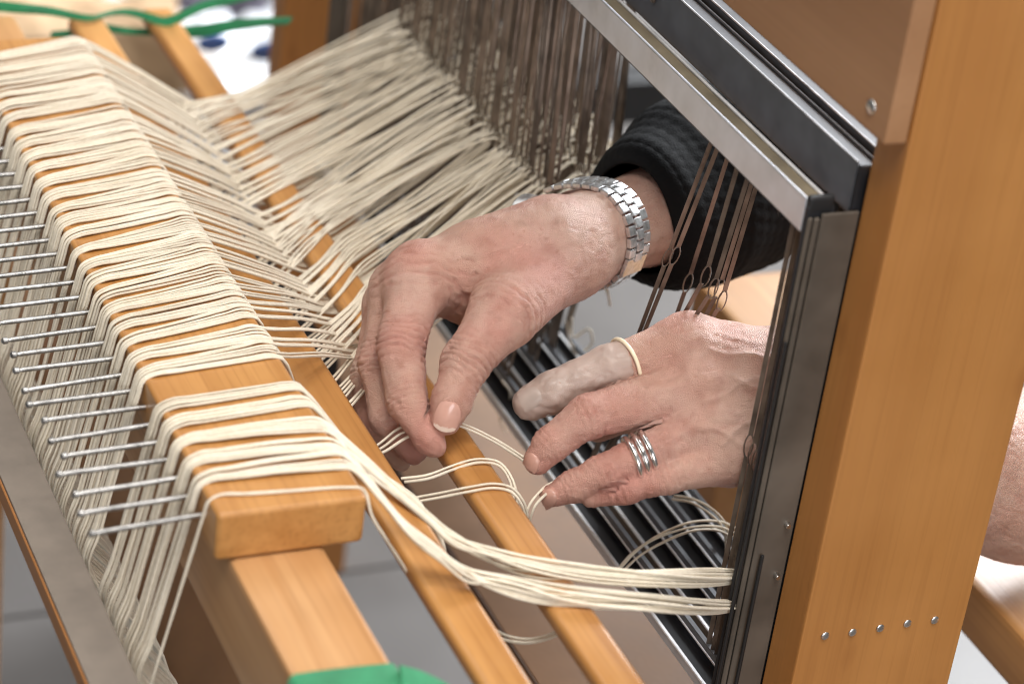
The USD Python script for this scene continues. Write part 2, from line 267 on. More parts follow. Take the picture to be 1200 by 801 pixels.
# ------------------------------------------------------------------ harness frames with their heddles
NEAR_END = 0.0008
YEND = 0.607
fx = [0.2000, 0.2232, 0.2400, 0.2562]
FW = 0.0144
TOPZ = [(0.1135, 0.1300), (0.1215, 0.1463), (0.1215, 0.1458), (0.108, 0.128)]
BOTZ = -0.1464
frame_lab = ['silver harness frame nearest the wooden lease sticks', 'dark harness frame directly behind the silver one', 'dark harness frame third from the lease sticks', 'dark harness frame hidden deepest beside the wooden castle board']
frames = []
for k, x in enumerate(fx):
    h = thing('harness_frame', frame_lab[k], 'loom harness', 'harness frames standing one behind the other')
    z0, z1 = TOPZ[k]; m = 'bar_silver' if k == 0 else 'bar_dark'
    xe = x + FW
    tb = obj('top_bar', join(box(x, x + .0012, NEAR_END + .0028, YEND, z0, z1 - .0007), box(xe - .0012, xe, NEAR_END + .0028, YEND, z0, z1 - .0045)), m, h)
    obj('top_web', box(x + .00125, xe - .00125, NEAR_END + .003, YEND - .001, z1 - .0060, z1 - .0045), 'bar_stained' if k == 0 else 'bar_dark', tb)
    obj('lip', rbox(x - .0002, x + .0012, NEAR_END + .0028, YEND, z1 - .00065, z1 + .0003, .0004, 2), 'bar_silver' if k == 0 else 'bar_worn', tb)
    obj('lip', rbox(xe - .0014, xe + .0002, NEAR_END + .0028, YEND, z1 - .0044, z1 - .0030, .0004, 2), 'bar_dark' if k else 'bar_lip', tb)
    bb = obj('bottom_bar', box(x + .0012, xe - .0012, NEAR_END + .003, YEND, BOTZ - .0058, BOTZ - .0040), 'bar_black', h)
    obj('front_flange', box(x, x + .0011, NEAR_END + .003, YEND, BOTZ - (.018 if k else .0055), BOTZ - .0008), 'bar_inner' if k else 'bar_silver', bb)
    obj('back_flange', box(xe - .0011, xe, NEAR_END + .003, YEND, BOTZ - .018, BOTZ - .0008), 'bar_black', bb)
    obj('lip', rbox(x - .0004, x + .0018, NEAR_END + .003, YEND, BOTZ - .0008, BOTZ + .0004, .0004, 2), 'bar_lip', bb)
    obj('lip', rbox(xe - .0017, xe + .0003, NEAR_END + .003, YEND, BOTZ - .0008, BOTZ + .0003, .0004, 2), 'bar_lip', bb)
    for y in (NEAR_END, YEND + .0002):
        e = obj('end_bar', rbox(x + .0002, xe - .0002, y, y + .0026, BOTZ - .02, z1 - (.001 if k else .003), .0008, 2), 'end_plate' if y > .3 else 'bar_black', h)
        if y == NEAR_END and k < 1: obj('end_cap', rbox(x + .0006, xe - .0006, y - .0002, y + .004, z1 - .007, z1 + .0015, .0015, 3), 'ink_black', e, smooth=True)
    for zz in (z0 - .006, BOTZ + .010):
        obj('heddle_rod', box(x + .006, x + .0085, NEAR_END + .003, YEND, zz, zz + .004), 'bar_dark', h)
    for yy in (0.03, 0.585):
        obj('rod_hook', tube(spline([(x + .0072, yy, z0 + .002), (x + .0045, yy, z0 - .003), (x + .0055, yy, z0 - .0068), (x + .0092, yy, z0 - .0066), (x + .0098, yy, z0 - .001)], 4), .0008, 5), 'ink_black', h)
    if k in (1, 2):
        yh = at(765 if k == 1 else 808, 8, x=x - .0005)[1]
        obj('cord_loop', tube(spline([(x - .0008, yh, z1 - .001), (x - .003, yh + .001, z1 - .006), (x - .001, yh + .002, z1 - .012), (x - .001, yh - .001, z1 - .012), (x - .002, yh - .0015, z1 - .005), (x - .0008, yh - .001, z1 + .001)], 5), .0009, 6), 'heddle_steel', h)
    frames.append(h)
def heddle(top, eye, bot, w=0.00088, yaw=0.5):
    """a flat steel heddle: two straps and the oval eye between them"""
    top, eye, bot = (np.asarray(p, float) for p in (top, eye, bot)); wd = np.array([math.cos(yaw), -math.sin(yaw), 0])
    d1 = (top - eye) / np.linalg.norm(top - eye); d2 = (bot - eye) / np.linalg.norm(bot - eye); E = 0.0062
    a = ribbon([top, (top + eye) / 2, eye + d1 * E], wd * w, 0.00045); b = ribbon([eye + d2 * E, (eye + bot) / 2, bot], wd * w, 0.00045)
    t = np.linspace(0, 2 * np.pi, 13); ring = np.array([eye + d1 * (E + .0003) * math.cos(s) + wd * 0.0021 * math.sin(s) for s in t])
    return join(a, b, tube(ring, 0.00042, 4))
NT = 192
def eye_of(s, k):
    """s runs 0..1 from the near to the far end of the threaded heddles"""
    y = 0.2580 + 0.250 * s
    return np.array([fx[k] + .0073, y + 0.011 * k, -0.002 + (-0.004, 0.004, 0.0, -0.004)[k]])
R1 = np.random.default_rng(3)
s_list = (np.arange(NT) + 0.5) / NT
eyes = []
for i, s in enumerate(s_list):
    k = (0, 1, 2, 3)[i % 4]
    sg = s + 0.012 * math.sin(s * 60) + R1.normal(0, .002)      # they hang in clusters
    e = eye_of(np.clip(sg, 0, 1.02), k) + [0, 0, R1.normal(0, .0018)]
    eyes.append(e); top = e + [0, -0.012 + 0.02 * (1 - s) + R1.normal(0, .002), 0]; top[2] = TOPZ[k][0] - 0.003
    if s < 0.10: top += [0, 0.016 * (0.1 - s) / 0.1 * R1.uniform(-1, .4), 0]
    bot = e + [0, R1.normal(0, .003) + .075 * max(0, .4 - s), 0]; bot[2] = BOTZ + .012
    obj('heddle', heddle(top, e, bot, yaw=R1.uniform(0.2, 0.9)), 'heddle_steel', frames[k])
for k in range(4):                                                   # unthreaded ones at the far end
    for j in range(9):
        y = 0.525 + 0.0085 * j + R1.normal(0, .002); x = fx[k] + .0073
        obj('heddle', heddle((x, y, TOPZ[k][0] - .003), (x, y, -.002), (x, y + .002, BOTZ + .012)), 'heddle_steel', frames[k])
for j in range(30):                                                  # idle ones among the threaded
    k = j % 4; y = R1.uniform(0.31, .60); x = fx[k] + .0073; y2 = y + R1.normal(0, .004)
    obj('heddle', heddle((x, y - .004, TOPZ[k][0] - .003), (x, y, R1.normal(-.002, .003)), (x, y2 + .004, BOTZ + .012), w=.0009, yaw=R1.uniform(.2, .9)), 'heddle_steel', frames[k])
for k, t, e, b in ((0, (834, 165), (782, 301), (746, 398)), (0, (842, 170), (791, 299), (756, 398)), (1, (852, 186), (806, 331), (794, 385)), (0, (864, 196), (827, 323), (817, 385)),
                   (0, (877, 206), (836, 337), (826, 385)), (1, (883, 208), (843, 338), (834, 385)), (1, (888, 212), (846, 352), (838, 395))):
    x = fx[k] + .0073; tt, ee, bb = at(*t, x=x), at(*e, x=x), at(*b, x=x)
    tt = tt + (tt - ee) * 0.12; bb = np.array([x, .176 + .1 * (ee[1] - .11), BOTZ + .012])
    obj('heddle', heddle(tt, ee, bb, w=0.0011, yaw=0.45), 'heddle_steel', frames[k])
for k, y in ((0, 0.012), (0, 0.016), (1, 0.010), (0, .021), (1, .02)):                          # a few pushed against the near end
    x = fx[k] + .0073
    obj('heddle', heddle((x, y, TOPZ[k][0] - .003), (x, y + .001, -.02 + .3 * y), (x, y + .002, BOTZ + .012), w=.0012, yaw=.5), 'heddle_steel', frames[k], label='unthreaded heddle pushed against the near end')

gp = obj('guide_plate', rbox(0.2068, PX - .0004, NEAR_END - .0030, NEAR_END - .0010, BOTZ - .05, 0.1240, .0006, 2), 'end_plate', loom, smooth=35)
for a, b, dy in ((0.2036, 0.2064, .0006), (0.2006, 0.2032, .0014)):
    obj('guide_strip', rbox(a, b, NEAR_END - .0032 + dy, NEAR_END - .0002, BOTZ - .05, 0.122, .0008, 2), 'end_plate', gp, smooth=35)
for a, zt in ((0.1990, 0.06), (0.2100, -0.06)):
    obj('guide_rod', cyl((a, -.0045, zt), (a, -.0045, BOTZ - .01), .0010, 8), 'ink_black', gp, smooth=40)
for zz in (-.045, -.075): obj('guide_screw', cyl((.2215, -.0048, zz), (.2215, -.0021, zz), .0014, 10), 'steel', gp, smooth=40)
# ------------------------------------------------------------------ raddle, lease sticks
raddle = thing('raddle', 'wooden raddle block with a row of steel nails lying on the back beam', 'raddle')
RX0, RX1 = -0.0660, 0.0030
obj('raddle_bar', rbox(RX0, RX1, 0.0, 0.500, -0.0246, 0.0, 0.0025, 4), 'beam_wood', raddle, smooth=35)
ny0, nd = 0.0212, 0.0152
NN = 31
for k in range(NN):
    y = ny0 + nd * k; dx, dy, dz = R1.normal(0, .0012), R1.normal(0, .0006), R1.normal(0, .0006); tip = np.array([-0.1165 + dx * 1.4, y - 0.0015 + dy, -0.0150 + dz]); base = np.array([RX0 + .002, y, -0.0135])
    d = (tip - base) / np.linalg.norm(tip - base); L = np.linalg.norm(tip - base)
    prof = [(0, .00128), (L - .0048, .00126), (L - .0040, .0010), (L - .0032, .00105), (L - .0028, .0017), (L - .0008, .00172), (L, .0009)]
    obj('raddle_nail', tube(np.array([base + d * a for a, _ in prof]), [r for _, r in prof], 10), 'nail_steel', raddle, smooth=40)
S1 = (0.0252, 0.0474, -0.0380); S2 = (0.0800, 0.1006, -0.0450); ST = 0.0095
obj('lease_stick', rbox(S1[0], S1[1], -0.26, 0.612, S1[2] - ST, S1[2], 0.0034, 4), 'stick_wood', smooth=35, label='flat varnished lease stick lying right beside the raddle block', cat='lease stick', group='lease sticks')
obj('lease_stick', rbox(S2[0], S2[1], -0.26, 0.636, S2[2] - ST, S2[2], 0.0034, 4), 'stick_wood', smooth=35, label='flat varnished lease stick under the pinching fingers, nearer the metal frames', cat='lease stick', group='lease sticks')

# ------------------------------------------------------------------ the warp: every thread a part
warp = thing('cotton_warp', 'cream cotton warp threads spread over the raddle and through the heddles', 'warp')
TR = 0.00073
RW = np.random.default_rng(11)
def down_part(y, j, dy=0.0):
    """from the roller below up over the back edge of the raddle"""
    b = (-0.0868 - .0012 * j, y + .004 + dy, -0.108); t = (-0.0680 - 0.0011 * j, y, -0.0095)
    mid = [tuple(np.array(t) + (np.array(b) - t) * f) for f in (.75, .45, .15)]
    return [(0.035 - .056, y + .012 + dy, -0.29), (-0.045, y + .010 + dy, -0.17), b] + mid + [t, (-0.0658 - .0009 * j, y, -0.0016 + .0004 * j), (-0.0605, y, 0.0011 + .0009 * j)]
gaps = [(k, ny0 + nd * (k - 0.5)) for k in range(0, NN)]
def fan(k, yc, n, skew, spread_l=0.0044, spread_r=0.0084, lift=0.0):
    """the threads of one space between two nails, fanning out over the raddle"""
    out = []; lean = RW.normal(0, .0018); sl = spread_l * RW.uniform(.75, 1.15); sr = spread_r * RW.uniform(.8, 1.15); c = RW.normal(0, .0008)
    off = np.sort(RW.uniform(-1, 1, n)) * .5 + np.linspace(-1, 1, n) * .5
    for i in range(n):
        f = off[i]; y0 = yc + c + f * sl; j = (i % 2) + RW.uniform(0, .5); yr = yc + skew + lean + f * sr
        pts = down_part(y0, j, RW.uniform(-.0045, .0045))
        for t, x in ((.18, -.050), (.5, -.030), (.82, -.012)):
            pts.append((x, y0 + (yr - y0) * t, 0.0010 + .0009 * j * (1 - t) + lift * (1 - abs(2 * t - 1))))
        pts.append((-0.0025, yr, 0.0009))
        out.append((pts, yr))
    return out
main = []
for k, yc in gaps:
    if yc < 0.115: continue
    main += fan(k, yc, 8 if k % 3 else 7, 0.013 * min(1, max(0, (yc - 0.09) / 0.06)) + 0.003)
main.sort(key=lambda t: t[1])
main = main[:NT]; nm = len(main); sh_old = 0
drift = lambda q, f, a: a * (noise(np.array([[q * f, 3.3, 1.7]]), 5)[0] - .5) * 2
for i, (pts, yr) in enumerate(main):
    s = i / (nm - 1); e = eyes[int(round(s * (NT - 1)))]
    E_ = e[1] - yr; sh = .46 * E_ + drift(i, .35, .004) + RW.normal(0, .001)               # the near threads have been drawn over to the far side
    lay_ = (i // 2) % 2; ym = main[i - 1 if i % 2 else min(i + 1, nm - 1)][1]; yp = (yr + ym) / 2 + (.0010 if i % 2 else -.0010)      # pairs run together
    sh = sh_old if i % 2 and i else sh; sh_old = sh
    y1, y2 = yr + (yp - yr) * .6 + .14 * E_, yp + sh
    arch = .004 + drift(i, .6, .007) + RW.normal(0, .002); lag = drift(i, .22, .010) + RW.normal(0, .003)
    if lay_:    # over the first stick, under the second
        pts = pts + [(RX1 + .0008, yr, -0.0012), ((RX1 + S2[0]) / 2, yr + sh * .5, -0.027), (S2[0] + .004, y2, S2[2] - ST - .0012), (S2[1], y2 + .004, S2[2] - ST - .001)]
    else:        # under the first, over the second
        pts = pts + [(RX1 + .0006, yr, -0.0010), (RX1 + .012, yr + .03 * E_, -0.024), (S1[0] + .004, yr + .06 * E_, S1[2] - ST - .0012), (S1[1] - .002, y1, S1[2] - ST - .0012), (S2[0] + .001, y2 - .07 * E_, S2[2] + .0007), (S2[1] - .003, y2 + .08 * E_, S2[2] + .0012), (S2[1] + .006, y2 + .14 * E_, S2[2] + .0026)]
    a = np.array(pts[-1]); b = e.copy()
    low = (-.012 if lay_ else 0.0) + drift(i, .9, .004)
    q1 = a + (b - a) * .38 + np.array([0, lag + (.006 if lay_ else 0), .3 * arch + low]); q2 = a + (b - a) * .8 + np.array([0, lag * .5, .004 + .8 * arch + .4 * low])
    for t in (0.25, 0.5, 0.75, 0.9): pts.append(tuple((1-t)**3 * a + 3*(1-t)**2*t * q1 + 3*(1-t)*t*t * q2 + t**3 * b))
    pts.append(tuple(b)); pts.append((b[0] + .03, b[1] + .004, b[2] - .02 - RW.uniform(0, .01))); pts.append((b[0] + .05, b[1] + .01, b[2] - .07))
    obj('thread', yarn_tube(spline(pts, 4), TR * RW.uniform(.92, 1.06)), 'yarn', warp, smooth=True)
# two loose groups and the thick group at the near end
def lay(us, zs):   # pixels with heights
    return [tuple(at(u, v, z=z)) for (u, v), z in zip(us, zs)]
near = []
for k, yc in gaps:
    if 0.062 < yc < 0.099: near += [(k, t) for t in fan(k, yc, 6, 0.012 if yc > .09 else 0.006, .0036, .0050)]
for q, (k, (pts, yr)) in enumerate(near):
    if k in (6, 7, 8) and q % 2: continue
    f = q / len(near); w = RW.normal(0, .0006)
    g1 = np.array([S1[0] + .004, yr * .72 + .004, S1[2] + .0075]); g2 = np.array([S1[1] - .003, yr * .42 + .012 * f - .004, S1[2] + .0014 + .0016 * (q % 2)])
    end = g2 + [.010, -.006, -.016]
    pts = pts + [(RX1 + .0008, yr, -0.0010), tuple(g1), tuple(g2 + [0, w, 0]), tuple(g2 + [.0045, -.003, -.004]), tuple(end), tuple(end + [.004, -.004, -.03])]
    obj('thread', yarn_tube(spline(pts, 4), TR), 'yarn', warp, smooth=True)
thick = []
for k, yc in gaps:
    if 0.020 < yc < 0.062: thick += fan(k, yc, 8, 0.000, .0040, .0074, lift=.001)
PA = [at(468, 583, z=-.013), at(530, 633, z=-.0285), at(600, 659, z=-.0385), at(680, 673, z=-.0425), at(765, 678, z=-.044), at(858, 677, x=.204)]
PB = [at(476, 622, z=-.0130), at(543, 671, z=-.0315), at(600, 689, z=-.0400), at(660, 699, z=-.0425), at(760, 706, z=-.045), at(858, 709, x=.204)]
med = sorted(t[1] for t in thick)[len(thick) // 2]
for q, (pts, yr) in enumerate(thick):
    up = (yr > med) != (q % 7 == 3); ph = 2.4 * q; P_ = PA if up else PB; f = (yr - med - (.009 if yr > med else -.009)) / .018
    def wob(p, t, r): return tuple(np.asarray(p) + r * np.array([0.2 * math.cos(ph + t), .9 * math.cos(ph + t), .8 * math.sin(ph + t)]) + [0, 0, .001])
    edge = np.array([RX1 + .0008, yr, -.0008]); w = RW.normal(0, .0010, 3); rr = RW.uniform(.0016, .0054)
    p1 = P_[0] + np.array([0, .012 * f + w[0], .001 + .0009 * (q % 3)]); p2 = P_[1] + np.array([0, .0095 * f + w[1], .0010 * (q % 3)])
    pts = pts + [tuple(edge), tuple(edge * .5 + p1 * .5 + [0, 0, .001]), tuple(p1), tuple(p1 * .5 + p2 * .5 + [0, w[2] * .5, 0]), tuple(p2)] + [wob(p, .3 + .5 * i * (1.0 if q % 3 else 1.5), rr * (1.1, 1.1, 1.0, .8)[i]) for i, p in enumerate(P_[2:])] + [tuple(P_[-1] + [.02, 0.004, -.004])]
    obj('thread', yarn_tube(spline(pts, 5), TR * RW.uniform(.95, 1.08)), 'yarn', warp, smooth=True)
# last single thread, and one that slips down between raddle and stick
obj('thread', yarn_tube(spline(down_part(.0135, 0)[2:] + [(-.05, .0118, .0012), (-.03, .0100, .0011), (-.004, .0075, .001), (.0035, .0070, -.001)] + lay([(436, 604), (452, 630), (468, 655), (483, 679)], [-.012, -.024, -.036, -.048]), 4), TR), 'yarn', warp, smooth=True)
for us, zs in (
    # pairs that come from under the first stick over the second
    ([(470, 560), (500, 556), (530, 545), (560, 537), (585, 541), (600, 560), (606, 585), (604, 604)], [-.053, -.05, -.046, -.0435, -.0438, -.048, -.056, -.066]),
    ([(474, 564), (502, 560), (532, 549), (562, 541), (585, 545), (597, 562), (602, 588), (601, 606)], [-.053, -.05, -.046, -.0435, -.0438, -.048, -.056, -.066]),
    ([(482, 583), (515, 577), (550, 570), (580, 566), (600, 571), (613, 586), (619, 606)], [-.053, -.05, -.0445, -.0438, -.045, -.05, -.06]),
    ([(482, 588), (516, 582), (551, 575), (580, 571), (600, 576), (611, 590), (617, 610)], [-.053, -.05, -.0445, -.0438, -.045, -.05, -.06]),
    # the ones held between finger and thumb, on to the other hand
    ([(432, 528), (446, 518), (470, 500), (500, 496), (525, 492), (545, 497), (575, 511), (600, 526), (618, 538)], [-.052, -.048, -.04, -.035, -.034, -.036, -.041, -.046, -.050]),
    ([(434, 531), (449, 523), (472, 506), (500, 500), (525, 495), (546, 501), (576, 515), (602, 531), (619, 543)], [-.052, -.048, -.04, -.035, -.034, -.036, -.041, -.046, -.050]),
    ([(438, 534), (453, 527), (476, 512), (498, 503), (520, 500)], [-.052, -.048, -.041, -.037, -.036]),
    # loops that hang below
    ([(560, 720), (590, 742), (620, 748), (645, 742), (668, 728)], [-.06, -.075, -.08, -.075, -.062]),
    ([(556, 724), (588, 747), (620, 752), (648, 745), (672, 730)], [-.06, -.075, -.08, -.075, -.062]),
    # between the lower fingers and down
    ([(668, 556), (652, 562), (636, 572), (622, 588), (614, 608), (608, 630)], [-.060, -.055, -.050, -.052, -.062, -.08]),
    ([(672, 562), (656, 568), (640, 578), (627, 592), (620, 612), (612, 634)], [-.060, -.055, -.050, -.052, -.062, -.08]),
    # grey shaded ends over the frames
    ([(722, 668), (740, 648), (768, 630), (805, 618), (840, 616), (862, 624)], [-.135, -.128, -.118, -.112, -.118, -.13]),
    ([(726, 666), (744, 646), (772, 626), (806, 612), (842, 610), (866, 620)], [-.135, -.128, -.118, -.112, -.118, -.13]),
    ([(728, 670), (750, 650), (778, 634), (808, 622), (838, 620), (858, 628)], [-.135, -.128, -.118, -.112, -.118, -.13]),
    ([(790, 580), (812, 584), (832, 594), (848, 610), (856, 640)], [-.12, -.115, -.115, -.12, -.14]),
    ([(788, 584), (810, 588), (830, 600), (846, 616), (852, 650)], [-.12, -.115, -.115, -.12, -.14]),
    ([(670, 372), (672, 395), (690, 385), (694, 400), (682, 412), (668, 402)], [-.11, -.13, -.12, -.13, -.142, -.13]),
    ([(664, 376), (668, 400), (676, 414), (690, 420), (700, 440)], [-.11, -.13, -.14, -.142, -.15]),
    ([(588, 445), (598, 460), (594, 480), (586, 492), (592, 505)], [-.11, -.14, -.17, -.19, -.2]),
):
    obj('thread', yarn_tube(spline(lay(us, zs), 6), TR * .95), 'yarn', warp, smooth=True, label='loose thread end' if zs[0] < -.1 else None)

# ------------------------------------------------------------------ green tapes
def tape(px, zs, label, wv, n=8, half=0.0034):
    p = spline(lay(px, zs), n); w = np.array(wv, float); w = w / np.linalg.norm(w) * half
    tw = 0.5 + 0.5 * np.cos(np.linspace(0, 9, len(p)))
    ws = np.array([w * (0.45 + .55 * t) + np.array([.4, .1, 0]) * half * (1 - t) for t in tw])
    return ribbon(p, ws, .0012)
t1 = tape([(-25, 5), (20, 9), (60, 13), (95, 20), (108, 21), (130, 15), (150, 14), (175, 20), (192, 25), (208, 21), (235, 8), (270, 0), (300, -6), (335, -10)], [-.020, -.022, -.028, -.034, -.034, -.036, -.038, -.042, -.0425, -.040, -.03, -.02, -.01, 0.0], '', (0.1, 0.3, 1))
obj('green_tape', t1, 'tape_green', smooth=True, label='upper green cloth tape twisted over the far ends of the lease sticks', cat='tape', group='green cloth tapes')
t2 = tape([(60, 44), (92, 40), (120, 33), (150, 36), (180, 37), (200, 37), (235, 36), (270, 30), (305, 26), (340, 24)], [-.06, -.0495, -.0505, -.054, -.058, -.058, -.056, -.05, -.04, -.03], '', (0.1, 0.3, 1), half=.0042)
obj('green_tape', t2, 'tape_green', smooth=True, label='lower green cloth tape passing under the lease sticks to the far post', cat='tape', group='green cloth tapes')
g = np.array([(-.0596, 0, -.0756), (-.0596, 0, -.0246), (-.0134, 0, -.0246), (-.0134, 0, -.0756), (-.0596, 0, -.0756)]); loop = []
for a, b in zip(g[:-1], g[1:]):
    for t in np.linspace(0.04, .96, 6): loop.append(a + (b - a) * t)
loop.append(loop[0]); loop = np.array(loop); yb = at(400, 800, z=-.0246)[1]
loop[:, 1] = yb - .004 + 0.004 * np.sin(np.linspace(0, 6, len(loop)))
band = join(ribbon(loop, (0, .010, 0.0), .0012), ribbon(loop + [0.0, -.0225, 0.0], (0, .0105, 0.001), .0012), ribbon(spline([(-.016, yb - .004, -.0232), (-.006, yb - .008, -.026), (.006, yb - .015, -.032), (.02, yb - .03, -.045)], 6), (.002, .007, .001), .0012))
obj('green_tape', band, 'tape_green', smooth=True, label='bright green tape band tied around the near end of the back beam', cat='tape', group='green cloth tapes')

# ------------------------------------------------------------------ hands: distance fields turned into one skin
def smin(a, b, k):
    h = np.maximum(k - np.abs(a - b), 0) / k
    return np.minimum(a, b) - h * h * k * 0.25
class Field:
    def __init__(s, lo, hi, h):
        s.h = h; s.lo = np.asarray(lo, float); s.n = np.ceil((np.asarray(hi) - s.lo) / h).astype(int) + 1; s.P = None
    def new(s): return np.full(s.n, 0.03, np.float32)
    def cone(s, D, a, b, ra, rb, k=0.004, sub=False):
        a, b = np.asarray(a, float), np.asarray(b, float); m = max(ra, rb) + 0.03
        i0 = np.clip(np.floor((np.minimum(a, b) - m - s.lo) / s.h).astype(int), 0, s.n); i1 = np.clip(np.ceil((np.maximum(a, b) + m - s.lo) / s.h).astype(int) + 1, 0, s.n)
        if np.any(i1 <= i0): return D
        g = [(s.lo[q] + np.arange(i0[q], i1[q]) * s.h).astype(np.float32) for q in range(3)]
        X, Y, Z = np.meshgrid(*g, indexing='ij'); ba = (b - a).astype(np.float32); L = float(ba @ ba) + 1e-12
        t = np.clip(((X - a[0]) * ba[0] + (Y - a[1]) * ba[1] + (Z - a[2]) * ba[2]) / L, 0, 1)
        d = np.sqrt((X - a[0] - t * ba[0]) ** 2 + (Y - a[1] - t * ba[1]) ** 2 + (Z - a[2] - t * ba[2]) ** 2) - (ra + (rb - ra) * t)
        sl = tuple(slice(i0[q], i1[q]) for q in range(3))
        D[sl] = -smin(-D[sl], d, k) if sub else smin(D[sl], d, k)
        return D
    def mesh(s, D):
        S = D < 0; c = np.zeros(np.array(D.shape) - 1, np.int8)
        sh = D.shape
        for a in (0, 1):
            for b in (0, 1):
                for e in (0, 1): c += S[a:sh[0]-1+a, b:sh[1]-1+b, e:sh[2]-1+e]
        act = (c > 0) & (c < 8); idx = np.full(c.shape, -1, int); I = np.argwhere(act); idx[act] = np.arange(len(I))
        acc = np.zeros((len(I), 3)); cnt = np.zeros(len(I)); cor = [(a, b, e) for a in (0, 1) for b in (0, 1) for e in (0, 1)]
        for p in cor:
            for ax in range(3):
                if p[ax]: continue
                q = list(p); q[ax] = 1
                d0 = D[I[:, 0] + p[0], I[:, 1] + p[1], I[:, 2] + p[2]]; d1 = D[I[:, 0] + q[0], I[:, 1] + q[1], I[:, 2] + q[2]]
                x = (d0 < 0) != (d1 < 0); t = np.where(x, d0 / np.where(d0 == d1, 1, d0 - d1), 0)
                pt = np.repeat(np.array(p, float)[None], len(I), 0); pt[:, ax] += t
                acc[x] += pt[x]; cnt[x] += 1
        V = s.lo + (I + acc / np.maximum(cnt, 1)[:, None]) * s.h; F = []
        for ax in range(3):
            o1, o2 = [(1, 2), (2, 0), (0, 1)][ax]
            a = [slice(None)] * 3; b = [slice(None)] * 3; a[ax] = slice(0, -1); b[ax] = slice(1, None)
            s0, s1 = S[tuple(a)], S[tuple(b)]; E = np.argwhere(s0 != s1); ok = (E[:, o1] > 0) & (E[:, o2] > 0) & (E[:, o1] < sh[o1]-1) & (E[:, o2] < sh[o2]-1); E = E[ok]
            flip = s0[E[:, 0], E[:, 1], E[:, 2]]
            def cell(d1, d2):
                e = E.copy(); e[:, o1] -= d1; e[:, o2] -= d2; return idx[e[:, 0], e[:, 1], e[:, 2]]
            q = np.stack([cell(1, 1), cell(0, 1), cell(0, 0), cell(1, 0)], 1); q[~flip] = q[~flip][:, ::-1]; F.append(q)
        q = np.vstack(F); f = np.vstack([q[:, [0, 1, 2]], q[:, [0, 2, 3]]])
        m = trimesh.Trimesh(V, f, process=False); trimesh.smoothing.filter_taubin(m, 0.5, 0.53, 6); return m
def rm(px, d): return px * d / FPX
def J(u, v, d, px): return (dep(u, v, d), rm(px, d))
def towards(p): q = CAM - p; return q / np.linalg.norm(q)
def chain(f, D, js, k):
    for (a, ra), (b, rb) in zip(js[:-1], js[1:]): f.cone(D, a, b, ra, rb, k)
    return D
def build_hand(palm, fingers, extra, cuts, lo, hi, h=0.0013, kp=0.010):
    f = Field(lo, hi, h); P = f.new()
    for a, b, k in palm: f.cone(P, a[0], b[0], a[1], b[1], k)
    for a, b, k in extra: f.cone(P, a[0], b[0], a[1], b[1], k)
    out = P
    for js in fingers:
        D = chain(f, f.new(), js, 0.0035); out = smin(out, smin(P, D, kp), 0.0012)
    for a, b, k in cuts: f.cone(out, a[0], b[0], a[1], b[1], k, sub=True)
    return f, out

SKIN = np.array([0.58, 0.355, 0.275]); RED = np.array([0.57, 0.25, 0.20]); PALE = np.array([0.66, 0.475, 0.385]); BROWN = np.array([0.36, 0.19, 0.125])
def finish(m, joints, reds, pales, seed, creases=()):
    """wrinkles across the joints, fine relief, and the colour of the skin"""
    v = np.array(m.vertices); n = np.array(m.vertex_normals); disp = np.zeros(len(v))
    for c, a, r, sig, lam, amp in joints:
        d = v - c; s = d @ a; rad = np.linalg.norm(d - s[:, None] * a, axis=1); near_ = np.linalg.norm(d, axis=1) < 2.0 * r
        w = np.exp(-(s / sig) ** 2) * near_ * np.clip((rad - .4 * r) / (.4 * r), 0, 1)
        ph = s / lam * 2 * np.pi + 5.0 * (noise(v / 0.009, seed) - .5) + 2.2 * (noise(v / 0.0035, seed + 3) - .5)
        disp -= 1.25 * amp * w * np.clip(np.cos(ph), -0.2, 1) ** 2 * (0.4 + 1.0 * noise(v / 0.006, seed + 9))
    for pts, wd, amp in creases:
        q = spline(pts, 14); dist, _ = cKDTree(q).query(v); disp -= amp * np.exp(-(dist / wd) ** 2)
    disp += 0.0007 * (fbm(v / 0.014, 3, seed) - .5) + 0.0005 * (fbm(v / 0.0055, 3, seed + 5) - .5)
    cr_ = np.abs(fbm(v / np.array([.010, .007, .010]), 3, seed + 11) - .5) * 2; disp -= 0.00042 * np.clip(1 - cr_ * 7, 0, 1)      # fine folds of older skin
    cr_ = np.abs(fbm(v / np.array([.006, .009, .005]), 2, seed + 17) - .5) * 2; disp -= 0.00020 * np.clip(1 - cr_ * 7, 0, 1)
    m.vertices = v + n * disp[:, None]
    col = np.repeat(SKIN[None], len(v), 0)
    def mixin(c, w):
        nonlocal col
        col = col + (np.asarray(c) - col) * np.clip(w, 0, 1)[:, None]
    mixin(RED, 0.38 * np.clip((fbm(v / 0.026, 3, seed + 1) - .45) * 4, 0, 1)); mixin(PALE, 0.6 * np.clip((fbm(v / 0.020, 4, seed + 2) - .45) * 4, 0, 1))
    for c, r, w in reds: mixin(RED * [1, .93, .95], w * np.exp(-(np.linalg.norm(v - c, axis=1) / r) ** 2))
    for c, r, w in pales: mixin(PALE * [1.05, 1.08, 1.1], w * np.exp(-(np.linalg.norm(v - c, axis=1) / r) ** 2))
    mixin(BROWN, 0.32 * np.clip((noise(v / 0.0042, seed + 7) - .84) * 9, 0, 1))
    mixin(RED * .85, 0.35 * np.clip(-disp / 0.0006 - .4, 0, 1))
    return m, col

